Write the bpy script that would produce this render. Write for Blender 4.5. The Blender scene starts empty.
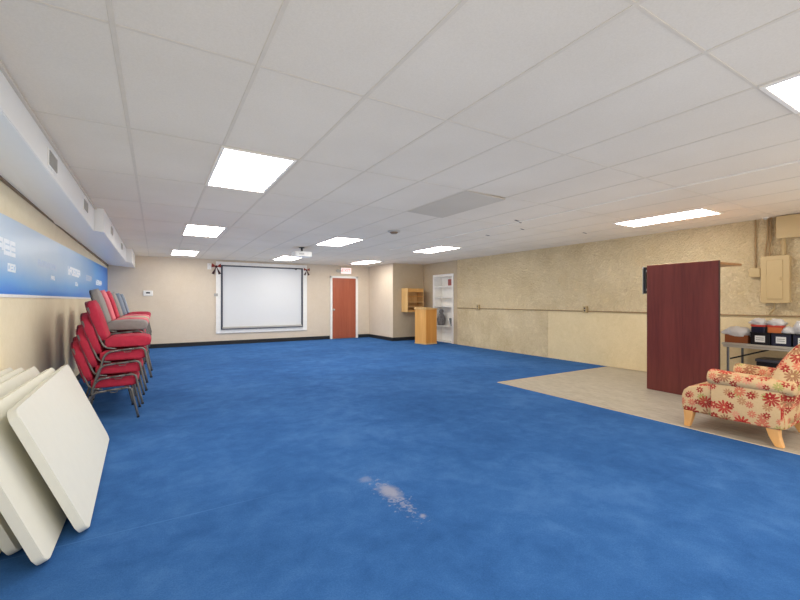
import bpy, bmesh, math, random
from mathutils import Vector, Matrix, noise
random.seed(4)
PI = math.pi
SC = bpy.context.scene
COL = SC.collection
CE = 2.42          # ceiling height
XL, XR, YB = -1.05, 7.40, 12.5

# ------------------------------------------------------------------ materials
class NT:
    def __init__(s, name, rough=0.6, color=None, metal=0.0, spec=0.5):
        s.m = bpy.data.materials.new(name); s.m.use_nodes = True
        s.t = s.m.node_tree; s.b = s.t.nodes['Principled BSDF']
        s.b.inputs['Roughness'].default_value = rough
        s.b.inputs['Metallic'].default_value = metal
        s.b.inputs['Specular IOR Level'].default_value = spec
        if color: s.b.inputs['Base Color'].default_value = (*color, 1)
        s._pos = None
    def n(s, ty, **kw):
        x = s.t.nodes.new(ty)
        for k, v in kw.items(): setattr(x, k, v)
        return x
    def l(s, a, b): s.t.links.new(a, b)
    def inp(s, sock, v):
        if hasattr(v, 'is_output'): s.l(v, sock)
        else: sock.default_value = v
    def math(s, op, a, b=0.0, c=0.0, clamp=False):
        x = s.n('ShaderNodeMath', operation=op); x.use_clamp = clamp
        s.inp(x.inputs[0], a); s.inp(x.inputs[1], b); s.inp(x.inputs[2], c)
        return x.outputs[0]
    def smooth(s, v, lo, hi):
        x = s.n('ShaderNodeMapRange', interpolation_type='SMOOTHSTEP')
        s.inp(x.inputs['Value'], v); x.inputs['From Min'].default_value = lo; x.inputs['From Max'].default_value = hi
        return x.outputs[0]
    def coord(s, which='Object'):
        return s.n('ShaderNodeTexCoord').outputs[which]
    def xyz(s, v):
        x = s.n('ShaderNodeSeparateXYZ'); s.l(v, x.inputs[0]); return x.outputs
    def map(s, v, scale=(1, 1, 1), loc=(0, 0, 0), rot=(0, 0, 0)):
        x = s.n('ShaderNodeMapping'); s.l(v, x.inputs['Vector'])
        x.inputs['Scale'].default_value = scale; x.inputs['Location'].default_value = loc; x.inputs['Rotation'].default_value = rot
        return x.outputs[0]
    def noise(s, v, scale, detail=3, rough=0.5, dist=0.0):
        x = s.n('ShaderNodeTexNoise'); s.l(v, x.inputs['Vector'])
        x.inputs['Scale'].default_value = scale; x.inputs['Detail'].default_value = detail
        x.inputs['Roughness'].default_value = rough; x.inputs['Distortion'].default_value = dist
        return x.outputs['Fac']
    def mix(s, f, a, b, blend='MIX'):
        x = s.n('ShaderNodeMix', data_type='RGBA', blend_type=blend)
        s.inp(x.inputs[0], f)
        s.inp(x.inputs[6], (*a, 1) if isinstance(a, tuple) else a)
        s.inp(x.inputs[7], (*b, 1) if isinstance(b, tuple) else b)
        return x.outputs[2]
    def ramp(s, f, stops, interp='LINEAR'):
        x = s.n('ShaderNodeValToRGB'); s.l(f, x.inputs[0]); r = x.color_ramp; r.interpolation = interp
        while len(r.elements) < len(stops): r.elements.new(0.5)
        for e, (p, c) in zip(r.elements, stops): e.position = p; e.color = (*c, 1)
        return x.outputs[0]
    def base(s, c): s.l(c, s.b.inputs['Base Color']); return s
    def bump(s, h, strength=0.3, dist=0.01):
        x = s.n('ShaderNodeBump'); x.inputs['Strength'].default_value = strength; x.inputs['Distance'].default_value = dist
        s.l(h, x.inputs['Height']); s.l(x.outputs[0], s.b.inputs['Normal']); return s

def srgb(r, g, b):
    f = lambda c: (c/255/12.92 if c/255 <= 0.04045 else ((c/255+0.055)/1.055)**2.4)
    return (f(r), f(g), f(b))

def plain(name, rgb, rough=0.5, metal=0.0, var=0.08, scale=12, bump=0.0, bscale=80):
    t = NT(name, rough, metal=metal)
    o = t.coord()
    c = srgb(*rgb)
    t.base(t.mix(t.noise(o, scale), tuple(x*(1-var) for x in c), tuple(min(1, x*(1+var)) for x in c)))
    if bump: t.bump(t.noise(o, bscale), bump, 0.004)
    return t.m

def wood(name, dark, light, scale=3.0, stretch=(1, 1, 0.08), rough=0.4):
    t = NT(name, rough)
    v = t.map(t.coord(), stretch)
    f = t.noise(v, scale*8, 5, 0.6, 0.6)
    g = t.noise(v, scale*40, 2, 0.5)
    f = t.math('ADD', t.math('MULTIPLY', f, 0.75), t.math('MULTIPLY', g, 0.25))
    t.base(t.ramp(f, [(0.3, srgb(*dark)), (0.7, srgb(*light))]))
    return t.m

def carpet_mat():
    t = NT('blue_carpet', 0.95, spec=0.1)
    o = t.coord(); p = t.xyz(o)
    big = t.noise(o, 0.9, 4, 0.6); mid = t.noise(o, 5.0, 5, 0.7, 0.3); fine = t.noise(o, 110, 3, 0.8)
    f = t.math('ADD', t.math('MULTIPLY', big, 0.38), t.math('ADD', t.math('MULTIPLY', mid, 0.34), t.math('MULTIPLY', fine, 0.28)))
    c = t.ramp(f, [(0.34, srgb(36, 74, 124)), (0.5, srgb(50, 92, 145)), (0.68, srgb(74, 114, 165))])
    # seam across the carpet
    d = t.math('ABSOLUTE', t.math('SUBTRACT', p[1], 2.675))
    sm = t.math('MULTIPLY', t.math('SUBTRACT', 1.0, t.smooth(d, 0.0, 0.008)), t.math('SUBTRACT', 1.0, t.smooth(p[0], 0.1, 1.0)))
    c = t.mix(t.math('MULTIPLY', sm, 0.18), c, srgb(110, 150, 205))
    # worn bald patch
    n = t.noise(o, 26, 4, 0.7)
    def ell(cx, cy, rx, ry):
        a = t.math('DIVIDE', t.math('SUBTRACT', p[0], cx), rx); b = t.math('DIVIDE', t.math('SUBTRACT', p[1], cy), ry)
        return t.math('SQRT', t.math('ADD', t.math('MULTIPLY', a, a), t.math('MULTIPLY', b, b)))
    e1 = t.math('ADD', ell(1.32, 2.32, 0.07, 0.12), t.math('MULTIPLY', n, 1.0))
    m1 = t.math('SUBTRACT', 1.0, t.smooth(e1, 0.85, 1.75))
    e2 = t.math('ADD', ell(1.31, 2.25, 0.10, 0.42), t.math('MULTIPLY', t.noise(o, 34, 3, 0.6), 3.2))
    m2 = t.math('MULTIPLY', t.math('SUBTRACT', 1.0, t.smooth(e2, 1.6, 2.25)), 0.8)
    e3 = t.math('ADD', ell(1.26, 2.56, 0.07, 0.06), t.math('MULTIPLY', n, 1.5))
    m3 = t.math('MULTIPLY', t.math('SUBTRACT', 1.0, t.smooth(e3, 1.0, 1.7)), 0.45)
    e4 = t.math('ADD', ell(1.335, 1.955, 0.03, 0.03), t.math('MULTIPLY', n, 1.2))
    m4 = t.math('MULTIPLY', t.math('SUBTRACT', 1.0, t.smooth(e4, 0.9, 1.6)), 0.8)
    m = t.math('MAXIMUM', t.math('MAXIMUM', m1, m2), t.math('MAXIMUM', m3, m4))
    c = t.mix(t.math('MULTIPLY', m, 0.66), c, srgb(158, 154, 160))
    t.base(c)
    t.bump(t.math('ADD', t.noise(o, 220, 2, 0.7), t.math('MULTIPLY', mid, 1.5)), 0.35, 0.006)
    return t.m

def vinyl_mat():
    t = NT('greige_plank_vinyl', 0.45)
    o = t.coord(); v = t.map(o, (1, 1, 1), rot=(0, 0, PI/2))
    br = t.n('ShaderNodeTexBrick'); t.l(v, br.inputs['Vector'])
    br.inputs['Scale'].default_value = 1.0; br.inputs['Brick Width'].default_value = 1.2; br.inputs['Row Height'].default_value = 0.18
    br.inputs['Mortar Size'].default_value = 0.003; br.inputs['Color1'].default_value = (*srgb(172, 162, 145), 1)
    br.inputs['Color2'].default_value = (*srgb(158, 146, 126), 1); br.inputs['Mortar'].default_value = (*srgb(128, 116, 100), 1)
    g = t.noise(t.map(o, (6, 1, 1)), 7, 5, 0.65, 0.4)
    t.base(t.mix(0.55, br.outputs['Color'], t.ramp(g, [(0.3, srgb(128, 118, 104)), (0.7, srgb(196, 186, 168))])))
    return t.m

def stucco_mat(name, lo, hi, amount):
    t = NT(name, 0.85, spec=0.2)
    o = t.coord()
    big = t.noise(o, 1.3, 3, 0.6)
    v1 = t.noise(o, 5.5, 6, 0.7, 1.2); v2 = t.noise(o, 34, 4, 0.65, 0.6)
    h = t.math('ADD', t.math('MULTIPLY', v1, 0.6), t.math('MULTIPLY', v2, 0.5))
    f = t.math('ADD', t.math('MULTIPLY', big, 0.35), t.math('MULTIPLY', h, 0.6))
    t.base(t.ramp(f, [(0.38, srgb(*lo)), (0.62, srgb(*hi))]))
    rid = t.smooth(h, 0.45, 0.72)
    t.bump(t.math('ADD', h, t.math('MULTIPLY', rid, 0.8)), amount, 0.035)
    return t.m

def ceiling_mat(name, a, b):
    t = NT(name, 0.9, spec=0.1)
    o = t.coord()
    big = t.noise(o, 0.8, 3, 0.6); sp = t.noise(o, 120, 2, 0.6)
    f = t.math('ADD', t.math('MULTIPLY', big, 0.6), t.math('MULTIPLY', sp, 0.4))
    t.base(t.ramp(f, [(0.3, srgb(*a)), (0.7, srgb(*b))]))
    t.bump(sp, 0.12, 0.003)
    return t.m

def mural_mat():
    t = NT('blue_gradient_mural', 0.32, spec=0.5)
    o = t.coord(); p = t.xyz(o)
    # printed blue gradient, deepest along the bottom; pale near end is painted-in glare
    z = t.math('DIVIDE', t.math('SUBTRACT', p[2], 1.31), 0.72)
    y = t.math('DIVIDE', t.math('SUBTRACT', p[1], 3.0), 9.5)
    n = t.noise(t.map(o, (1, 0.5, 1)), 1.6, 4, 0.6)
    f = t.math('ADD', t.smooth(z, -0.05, 0.6), t.math('MULTIPLY', t.math('SUBTRACT', n, 0.5), 0.5))
    f = t.math('MULTIPLY', f, t.math('SUBTRACT', 1.0, t.smooth(y, 0.25, 1.0)))
    t.base(t.ramp(f, [(0.0, srgb(6, 128, 224)), (0.25, srgb(76, 162, 228)), (0.6, srgb(150, 190, 226)), (1.0, srgb(196, 214, 228))]))
    return t.m

def flower_mat():
    t = NT('flower_print_fabric', 0.85, spec=0.2)
    uv = t.coord('UV')
    base = t.mix(t.noise(uv, 60, 3, 0.7), srgb(204, 168, 120), srgb(222, 190, 144))
    def layer(base, scale, off, petals, R, inner, cols):
        v = t.map(uv, (scale, scale, 1), off)
        vo = t.n('ShaderNodeTexVoronoi', voronoi_dimensions='2D'); t.l(v, vo.inputs['Vector'])
        vo.inputs['Scale'].default_value = 1.0; vo.inputs['Randomness'].default_value = 0.6
        sub = t.n('ShaderNodeVectorMath', operation='SUBTRACT'); t.l(v, sub.inputs[0]); t.l(vo.outputs['Position'], sub.inputs[1])
        d = t.xyz(sub.outputs[0])
        rc = t.n('ShaderNodeSeparateColor'); t.l(vo.outputs['Color'], rc.inputs[0])
        ang = t.math('ADD', t.math('ARCTAN2', d[1], d[0]), t.math('MULTIPLY', rc.outputs[1], 6.0))
        r = t.math('SQRT', t.math('ADD', t.math('MULTIPLY', d[0], d[0]), t.math('MULTIPLY', d[1], d[1])))
        pet = t.math('ABSOLUTE', t.math('COSINE', t.math('MULTIPLY', ang, petals/2)))
        size = t.math('ADD', R*0.8, t.math('MULTIPLY', rc.outputs[2], R*0.3))
        edge = t.math('MULTIPLY', size, t.math('ADD', inner, t.math('MULTIPLY', t.math('POWER', pet, 0.6), 1-inner)))
        mask = t.math('SUBTRACT', 1.0, t.smooth(t.math('SUBTRACT', r, edge), -0.012, 0.012))
        hole = t.smooth(r, 0.05, 0.075)
        col = t.ramp(rc.outputs[0], cols, 'CONSTANT')
        col = t.mix(hole, srgb(214, 180, 130), col)
        keep = t.math('GREATER_THAN', t.math('FRACT', t.math('MULTIPLY', t.math('ADD', rc.outputs[0], rc.outputs[1]), 7.3)), 0.10)
        return t.mix(t.math('MULTIPLY', t.math('MULTIPLY', mask, keep), 0.92), base, col)
    b = layer(base, 10.5, (0.3, 0.7, 0), 9, 0.40, 0.22, [(0, srgb(186, 132, 92)), (0.25, srgb(212, 120, 92)), (0.5, srgb(172, 160, 92)), (0.62, srgb(196, 110, 84)), (0.8, srgb(222, 150, 118))])
    b = layer(b, 6.7, (4.1, 2.3, 0), 11, 0.43, 0.16, [(0, srgb(168, 40, 38)), (0.35, srgb(160, 108, 76)), (0.6, srgb(190, 56, 46)), (0.85, srgb(206, 108, 82))])
    b = layer(b, 8.2, (1.7, 7.9, 0), 7, 0.27, 0.3, [(0, srgb(158, 26, 32)), (0.6, srgb(180, 48, 44)), (0.8, srgb(162, 30, 34))])
    t.base(b)
    t.bump(t.noise(uv, 400, 2, 0.6), 0.15, 0.002)
    return t.m

def emit(name, rgb, strength):
    t = NT(name, 0.5, rgb)
    t.b.inputs['Emission Color'].default_value = (*rgb, 1); t.b.inputs['Emission Strength'].default_value = strength
    return t.m

M = {}
M['carpet'] = carpet_mat(); M['vinyl'] = vinyl_mat()
M['stucco'] = stucco_mat('tan_stucco', (210, 186, 142), (243, 223, 184), 0.8)
M['smooth_tan'] = stucco_mat('smooth_tan_plaster', (214, 193, 151), (227, 207, 166), 0.12)
M['beige'] = stucco_mat('beige_wall_paint', (212, 196, 174), (220, 205, 184), 0.04)
M['cream'] = stucco_mat('cream_wall_paint', (234, 219, 184), (242, 228, 196), 0.05)
M['taupe'] = stucco_mat('taupe_wall_paint', (190, 171, 142), (200, 182, 153), 0.05)
M['ceiling'] = ceiling_mat('ceiling_tile', (214, 202, 184), (228, 217, 200))
M['loose_tile'] = ceiling_mat('grey_ceiling_tile', (190, 179, 162), (205, 194, 177))  # a little darker and greyer than the other ceiling tiles
M['bar'] = plain('ceiling_bar_paint', (211, 199, 181), 0.9)
M['bar_white'] = plain('white_bar_paint', (234, 226, 213), 0.5)
M['white'] = plain('white_paint', (240, 237, 230), 0.5)
M['duct'] = plain('duct_paint', (240, 238, 232), 0.3, var=0.02)
M['vent_dark'] = plain('vent_shadow_metal', (138, 134, 128), 0.5)
M['shell_red'] = plain('dark_red_back_shell', (118, 30, 46), 0.6)
M['vent'] = plain('vent_metal', (176, 172, 164), 0.45)
M['black_rubber'] = plain('black_rubber', (32, 34, 36), 0.6)
M['brown_grey'] = plain('brown_grey', (132, 112, 88), 0.6)
M['mural'] = mural_mat(); M['letter'] = plain('white_lettering', (238, 244, 250), 0.5)
M['letter_faint'] = plain('faint_lettering', (196, 212, 232), 0.5)
M['red_fabric'] = plain('red_upholstery', (182, 42, 64), 0.85, var=0.18, scale=30, bump=0.2, bscale=260)
M['pink_fabric'] = plain('faded_rose_upholstery', (212, 112, 120), 0.85, var=0.15, scale=30, bump=0.2, bscale=260)
M['grey_fabric'] = plain('grey_upholstery', (150, 144, 138), 0.85, var=0.15, scale=30, bump=0.2, bscale=260)
M['blue_grey_fabric'] = plain('blue_grey_upholstery', (140, 150, 162), 0.85, var=0.12, scale=30, bump=0.2, bscale=260)
M['tan_fabric'] = plain('tan_upholstery', (176, 156, 136), 0.85, var=0.15, scale=30, bump=0.2, bscale=260)
M['shell_dark'] = plain('dark_back_shell', (62, 58, 62), 0.5)
M['chair_steel'] = plain('grey_chair_steel', (122, 118, 112), 0.35, metal=0.5)
M['plastic_white'] = plain('white_moulded_plastic', (228, 225, 210), 0.42, var=0.03)
M['plastic_cream'] = plain('aged_cream_plastic', (212, 204, 180), 0.45, var=0.05)
M['fold_steel'] = plain('folding_leg_steel', (120, 122, 124), 0.35, metal=0.7)
M['mahogany'] = wood('mahogany_laminate', (88, 35, 31), (120, 55, 47), 1.2)
M['mahogany_edge'] = wood('light_wood_edge', (150, 104, 66), (178, 132, 88), 1.2)
M['mahogany_dark'] = plain('dark_mahogany_edge', (58, 22, 24), 0.35)
M['door'] = wood('cherry_door_wood', (152, 76, 52), (174, 94, 66), 0.9)
M['maple'] = wood('maple_veneer', (212, 150, 72), (236, 180, 104), 1.0)
M['maple_dark'] = wood('maple_side', (196, 128, 50), (220, 154, 76), 1.0)
M['maple_in'] = wood('maple_inside', (196, 152, 92), (222, 182, 122), 1.0)
M['leg_wood'] = wood('blond_leg_wood', (222, 160, 90), (240, 186, 120), 1.5)
M['screen'] = plain('matte_screen', (222, 222, 220), 0.6, var=0.01)
M['screen_frame'] = plain('dark_screen_border', (70, 72, 82), 0.4)
M['flower'] = flower_mat()
M['light'] = emit('light_diffuser', (1.0, 0.97, 0.915), 13.5)
M['exit'] = emit('exit_sign_face', (1.0, 0.80, 0.78), 0.55)
M['exit_red'] = emit('exit_letters', (0.85, 0.18, 0.16), 0.5)
M['black'] = plain('black_plastic', (20, 22, 28), 0.4)
M['navy'] = plain('navy_plastic', (24, 28, 52), 0.45)
M['label'] = plain('paper_label', (226, 228, 226), 0.7)
M['print_grey'] = plain('grey_print', (120, 124, 126), 0.7)
M['tray'] = plain('brown_cardboard', (142, 78, 40), 0.7)
M['bag'] = plain('white_plastic_bag', (218, 216, 214), 0.35, var=0.08)
M['red_band'] = plain('red_band', (196, 66, 52), 0.5)
M['orange'] = plain('orange_pack', (214, 120, 66), 0.5)
M['tan_metal'] = plain('tan_painted_metal', (188, 164, 120), 0.45, var=0.04)
M['tan_pipe'] = plain('tan_painted_pipe', (174, 150, 106), 0.5)
M['pipe_brown'] = plain('brown_conduit', (150, 122, 82), 0.5)
M['gap'] = plain('dark_gap', (60, 56, 52), 0.9)
M['flag_red'] = plain('dull_red_ribbon', (150, 56, 46), 0.8, var=0.2)
M['ribbon_dark'] = plain('dark_ribbon', (70, 40, 40), 0.8)
M['picture_red'] = plain('red_patterned_picture', (170, 92, 86), 0.6, var=0.5, scale=40)
M['speckle'] = plain('black_white_pattern', (110, 108, 110), 0.6, var=0.9, scale=18)
M['table_grey'] = plain('grey_table_laminate', (178, 172, 160), 0.45)

# ------------------------------------------------------------------ geometry helpers
def tag(o, label=None, cat=None, group=None, kind=None):
    if label: o['label'] = label
    if cat: o['category'] = cat
    if group: o['group'] = group
    if kind: o['kind'] = kind
    return o

def link(name, bm, mat, parent=None, smooth=False, label=None):
    me = bpy.data.meshes.new(name)
    bmesh.ops.recalc_face_normals(bm, faces=bm.faces[:])
    bm.to_mesh(me); bm.free()
    for m in (mat if isinstance(mat, (list, tuple)) else [mat]): me.materials.append(m)
    if smooth:
        for p in me.polygons: p.use_smooth = True
    o = bpy.data.objects.new(name, me); COL.objects.link(o)
    if parent: o.parent = parent
    if label: o['label'] = label
    return o

def empty(name, loc, rz=0.0):
    o = bpy.data.objects.new(name, None); COL.objects.link(o)
    o.empty_display_size = 0.1; o.location = loc; o.rotation_euler = (0, 0, rz)
    return o

def thing(name, loc, label, cat, rz=0.0, group=None):
    return tag(empty(name, loc, rz), label, cat, group)

def box(bm, x0, x1, y0, y1, z0, z1, bev=0.0, seg=2, mi=0):
    r = bmesh.ops.create_cube(bm, size=1.0)
    vs = r['verts']
    bmesh.ops.scale(bm, vec=(x1-x0, y1-y0, z1-z0), verts=vs)
    bmesh.ops.translate(bm, vec=((x0+x1)/2, (y0+y1)/2, (z0+z1)/2), verts=vs)
    fs = {f for v in vs for f in v.link_faces}
    for f in fs: f.material_index = mi
    if bev > 0:
        es = {e for v in vs for e in v.link_edges}
        out = bmesh.ops.bevel(bm, geom=list(es), offset=bev, segments=seg, profile=0.5, affect='EDGES')
        for f in out['faces']: f.material_index = mi
    return bm

def mkbox(*a, **k): return box(bmesh.new(), *a, **k)

def fillet(pts, rad, n=5):
    pts = [Vector(p) for p in pts]; out = [pts[0]]
    for a, b, c in zip(pts, pts[1:], pts[2:]):
        d1 = (a-b); d2 = (c-b); r = min(rad, d1.length*0.49, d2.length*0.49)
        p0 = b + d1.normalized()*r; p1 = b + d2.normalized()*r
        for i in range(n+1):
            t = i/n; out.append((1-t)**2*p0 + 2*t*(1-t)*b + t*t*p1)
    out.append(pts[-1]); return out

def tube(bm, pts, r, seg=8, caps=True):
    pts = [Vector(p) for p in pts]; rings = []
    up = None
    for i, p in enumerate(pts):
        d = (pts[min(i+1, len(pts)-1)] - pts[max(i-1, 0)]).normalized()
        if up is None:
            up = Vector((0, 0, 1)) if abs(d.z) < 0.9 else Vector((0, 1, 0))
        up = (up - d*up.dot(d)).normalized(); s = d.cross(up)
        rr = r[i] if isinstance(r, (list, tuple)) else r
        rings.append([bm.verts.new(p + (up*math.cos(a) + s*math.sin(a))*rr) for a in (2*PI*k/seg for k in range(seg))])
    for a, b in zip(rings, rings[1:]):
        for k in range(seg): bm.faces.new((a[k], a[(k+1) % seg], b[(k+1) % seg], b[k]))
    if caps: bm.faces.new(rings[0][::-1]); bm.faces.new(rings[-1])
    return bm

def cyl(bm, c, r0, r1, h, seg=24):
    c = Vector(c)
    return tube(bm, [c, c+Vector((0, 0, h))], [r0, r1], seg)

def prism(bm, poly, axis, lo, hi, bev=0.0, seg=3):
    """extrude a 2-D outline along an axis ('x','y','z')"""
    def P(a, b, h):
        return {'x': (h, a, b), 'y': (a, h, b), 'z': (a, b, h)}[axis]
    A = [bm.verts.new(P(a, b, lo)) for a, b in poly]; B = [bm.verts.new(P(a, b, hi)) for a, b in poly]
    f0 = bm.faces.new(A); f1 = bm.faces.new(B[::-1])
    n = len(poly)
    for i in range(n): bm.faces.new((A[i], B[i], B[(i+1) % n], A[(i+1) % n]))
    if bev > 0:
        es = list(f0.edges) + list(f1.edges)
        bmesh.ops.bevel(bm, geom=es, offset=bev, segments=seg, profile=0.5, affect='EDGES')
    return bm

def rrect(x0, x1, y0, y1, r, n=5):
    out = []
    for cx, cy, a0 in ((x1-r, y1-r, 0), (x0+r, y1-r, PI/2), (x0+r, y0+r, PI), (x1-r, y0+r, 1.5*PI)):
        for i in range(n+1):
            a = a0 + PI/2*i/n; out.append((cx+r*math.cos(a), cy+r*math.sin(a)))
    return out

def hexa(a, b, c, d, za, zb, zc, zd):
    """block from four bottom corners (near-left, near-right, far-left, far-right) and four top heights"""
    bm = bmesh.new()
    lo = [bm.verts.new(p) for p in (a, b, d, c)]
    hi = [bm.verts.new((p[0], p[1], z)) for p, z in zip((a, b, d, c), (za, zb, zd, zc))]
    bm.faces.new(lo[::-1]); bm.faces.new(hi)
    for k in range(4): bm.faces.new((lo[k], lo[(k+1) % 4], hi[(k+1) % 4], hi[k]))
    return bm

def xform(bm, mtx):
    bmesh.ops.transform(bm, matrix=mtx, verts=bm.verts[:]); return bm

def struct(name, bm, mat, smooth=False):
    return tag(link(name, bm, mat, None, smooth), kind='structure')

def box_uv(o):
    me = o.data; uvl = me.uv_layers.new(name='UVMap')
    for p in me.polygons:
        n = p.normal; a = max(range(3), key=lambda i: abs(n[i]))
        for li in p.loop_indices:
            v = me.vertices[me.loops[li].vertex_index].co
            uvl.data[li].uv = (v.y, v.z) if a == 0 else ((v.x+0.37, v.z) if a == 1 else (v.y, v.x+0.61))
    return o

def text_mesh(body, size, extrude=0.002):
    cu = bpy.data.curves.new('text', 'FONT'); cu.body = body; cu.size = size; cu.extrude = extrude
    cu.align_x = 'CENTER'; cu.align_y = 'CENTER'
    t = bpy.data.objects.new('text', cu); COL.objects.link(t)
    dg = bpy.context.evaluated_depsgraph_get(); dg.update()
    me = bpy.data.meshes.new_from_object(t.evaluated_get(dg))
    bpy.data.objects.remove(t); bpy.data.curves.remove(cu)
    bm = bmesh.new(); bm.from_mesh(me); bpy.data.meshes.remove(me)
    return bm

def crumpled(sx, sy, sz, seed, amp=0.25, sub=3):
    bm = bmesh.new(); bmesh.ops.create_icosphere(bm, subdivisions=sub, radius=1.0)
    for v in bm.verts:
        p = v.co.copy(); q = p*2.3 + Vector((seed*3.1, seed*1.7, seed))
        k = 1 + amp*noise.noise(q) + amp*0.8*abs(noise.noise(q*2.7)) - amp*0.3
        v.co = Vector((p.x*sx*k, p.y*sy*k, max(-0.62, p.z*k)*sz + 0.62*sz))
    return bm

# ------------------------------------------------------------------ the room shell
Y0 = -1.2
# carpet: L-shaped
CX, CY_ = 4.50, 4.55
bm = bmesh.new()
prism(bm, [(XL-0.1, Y0), (CX, Y0), (CX, CY_), (XR+0.1, CY_), (XR+0.1, YB+0.1), (XL-0.1, YB+0.1)], 'z', -0.05, 0.0)
struct('floor', bm, M['carpet'])
struct('floor_vinyl', mkbox(CX, XR+0.1, Y0, CY_, -0.055, -0.006), M['vinyl'])
bm = bmesh.new()
tube(bm, [(CX, Y0, -0.003), (CX, CY_, -0.003), (XR, CY_, -0.003)], 0.008, 6)
struct('trim_carpet_edge', bm, M['taupe'])

struct('ceiling', mkbox(XL-0.1, XR+0.4, Y0, YB+0.1, CE, CE+0.08), M['ceiling'])
GX0, GSX, GY0, GSY = -0.157, 0.589, 0.88, 1.195
bm = bmesh.new()
ys = [GY0 + GSY*k for k in range(-1, 10)]
xs = [GX0 + GSX*k for k in range(-1, 13)]
for x in xs:
    if abs(x-4.555) < 0.02: continue
    box(bm, x-0.011, x+0.011, Y0, YB-0.01, CE-0.003, CE+0.001, 0.001, 1)
for y in ys:
    box(bm, XL, XR+0.02, y-0.008, y+0.008, CE-0.0025, CE+0.001, 0.001, 1)
struct('trim_ceiling_grid', bm, M['bar'])
struct('trim_white_runner', mkbox(4.545, 4.568, Y0, 8.0, CE-0.012, CE), M['bar_white'])
bm = bmesh.new()
for x, y, a, L in ((4.50, 4.15, 0.3, 0.16), (4.62, 4.22, 0.25, 0.10), (5.05, 5.35, 0.2, 0.10), (5.1, 4.6, 0.3, 0.12), (6.3, 4.3, 0.2, 0.14)):
    b2 = mkbox(-L/2, L/2, -0.012, 0.012, CE-0.0035, CE+0.002)
    xform(b2, Matrix.Translation((x, y, 0)) @ Matrix.Rotation(PI/2+a, 4, 'Z') if False else Matrix.Translation((x, y, 0)) @ Matrix.Rotation(a, 4, 'Z'))
    me = bpy.data.meshes.new('tmp'); b2.to_mesh(me); b2.free(); bm.from_mesh(me); bpy.data.meshes.remove(me)
struct('trim_ceiling_gaps', bm, M['gap'])

# left wall, back wall, closet corner
struct('wall_left', mkbox(XL-0.12, XL, 0.3, YB+0.1, 0, CE), M['cream'])
struct('wall_back', mkbox(XL, 6.30, YB, YB+0.12, 0, CE), M['beige'])
struct('wall_closet', mkbox(6.30, XR+0.4, 10.85, YB+0.12, 0, CE), M['taupe'])
bm = mkbox(6.288, 6.30, 10.85, YB, 0, CE)
struct('wall_closet_side', bm, M['beige'])
# right wall: stucco nearer, plain painted farther with the shelf recess
SY = 9.08
struct('wall_right_upper', mkbox(XR, XR+0.3, 0.2, SY, 1.045, CE), M['stucco'])
struct('wall_right_lower_far', mkbox(XR, XR+0.3, 5.95, SY, 0, 1.045), M['stucco'])
struct('wall_right_lower_near', mkbox(XR+0.006, XR+0.3, 0.2, 5.95, 0, 1.045), M['smooth_tan'])
RX = XR+0.03
BY0, BY1, BH, BD = 9.30, 10.25, 2.03, 0.27
bm = mkbox(RX, RX+0.4, SY, BY0, 0, CE)
box(bm, RX, RX+0.4, BY1, 10.85, 0, CE); box(bm, RX, RX+0.4, BY0, BY1, BH, CE); box(bm, RX+BD+0.03, RX+0.4, BY0, BY1, 0, BH)
struct('wall_right_far', bm, M['taupe'])
# baseboards
struct('baseboard_back', mkbox(XL+0.02, 4.86, YB-0.015, YB, 0, 0.11, 0.004, 1), M['black_rubber'])
struct('baseboard_back_right', mkbox(5.87, 6.28, YB-0.015, YB, 0, 0.11, 0.004, 1), M['black_rubber'])
bm = mkbox(6.273, 6.288, 10.835, YB-0.015, 0, 0.11, 0.004, 1); box(bm, 6.273, RX, 10.835, 10.85, 0, 0.11, 0.004, 1)
struct('baseboard_closet', bm, M['black_rubber'])
struct('baseboard_left', mkbox(XL, XL+0.014, 0.3, YB, 0, 0.10, 0.004, 1), M['black_rubber'])
# brown strip on the left wall under the duct
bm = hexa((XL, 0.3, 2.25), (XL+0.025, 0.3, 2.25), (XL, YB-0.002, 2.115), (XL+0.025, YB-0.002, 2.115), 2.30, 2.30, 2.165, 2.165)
struct('strip_left', bm, M['brown_grey'])

# door
d = tag(empty('door_1', (5.36, YB, 0)), kind='structure')
link('door_slab', mkbox(-0.42, 0.42, -0.03, 0.0, 0.012, 2.0, 0.004, 1), M['door'], d)
bm = mkbox(-0.49, -0.42, -0.045, 0.0, 0, 2.06, 0.006, 2); box(bm, 0.42, 0.50, -0.045, 0.0, 0, 2.06, 0.006, 2); box(bm, -0.49, 0.50, -0.045, 0.0, 2.0, 2.07, 0.006, 2)
link('door_frame', bm, M['white'], d)
bm = bmesh.new(); bmesh.ops.create_uvsphere(bm, u_segments=16, v_segments=10, radius=0.03)
xform(bm, Matrix.Translation((-0.375, -0.075, 0.96)))
tube(bm, [(-0.375, -0.03, 0.96), (-0.375, -0.06, 0.96)], 0.012, 10)
tube(bm, [(-0.375, -0.030, 0.96), (-0.375, -0.036, 0.96)], 0.033, 16)
link('door_knob', bm, M['vent'], d, True)

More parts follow.
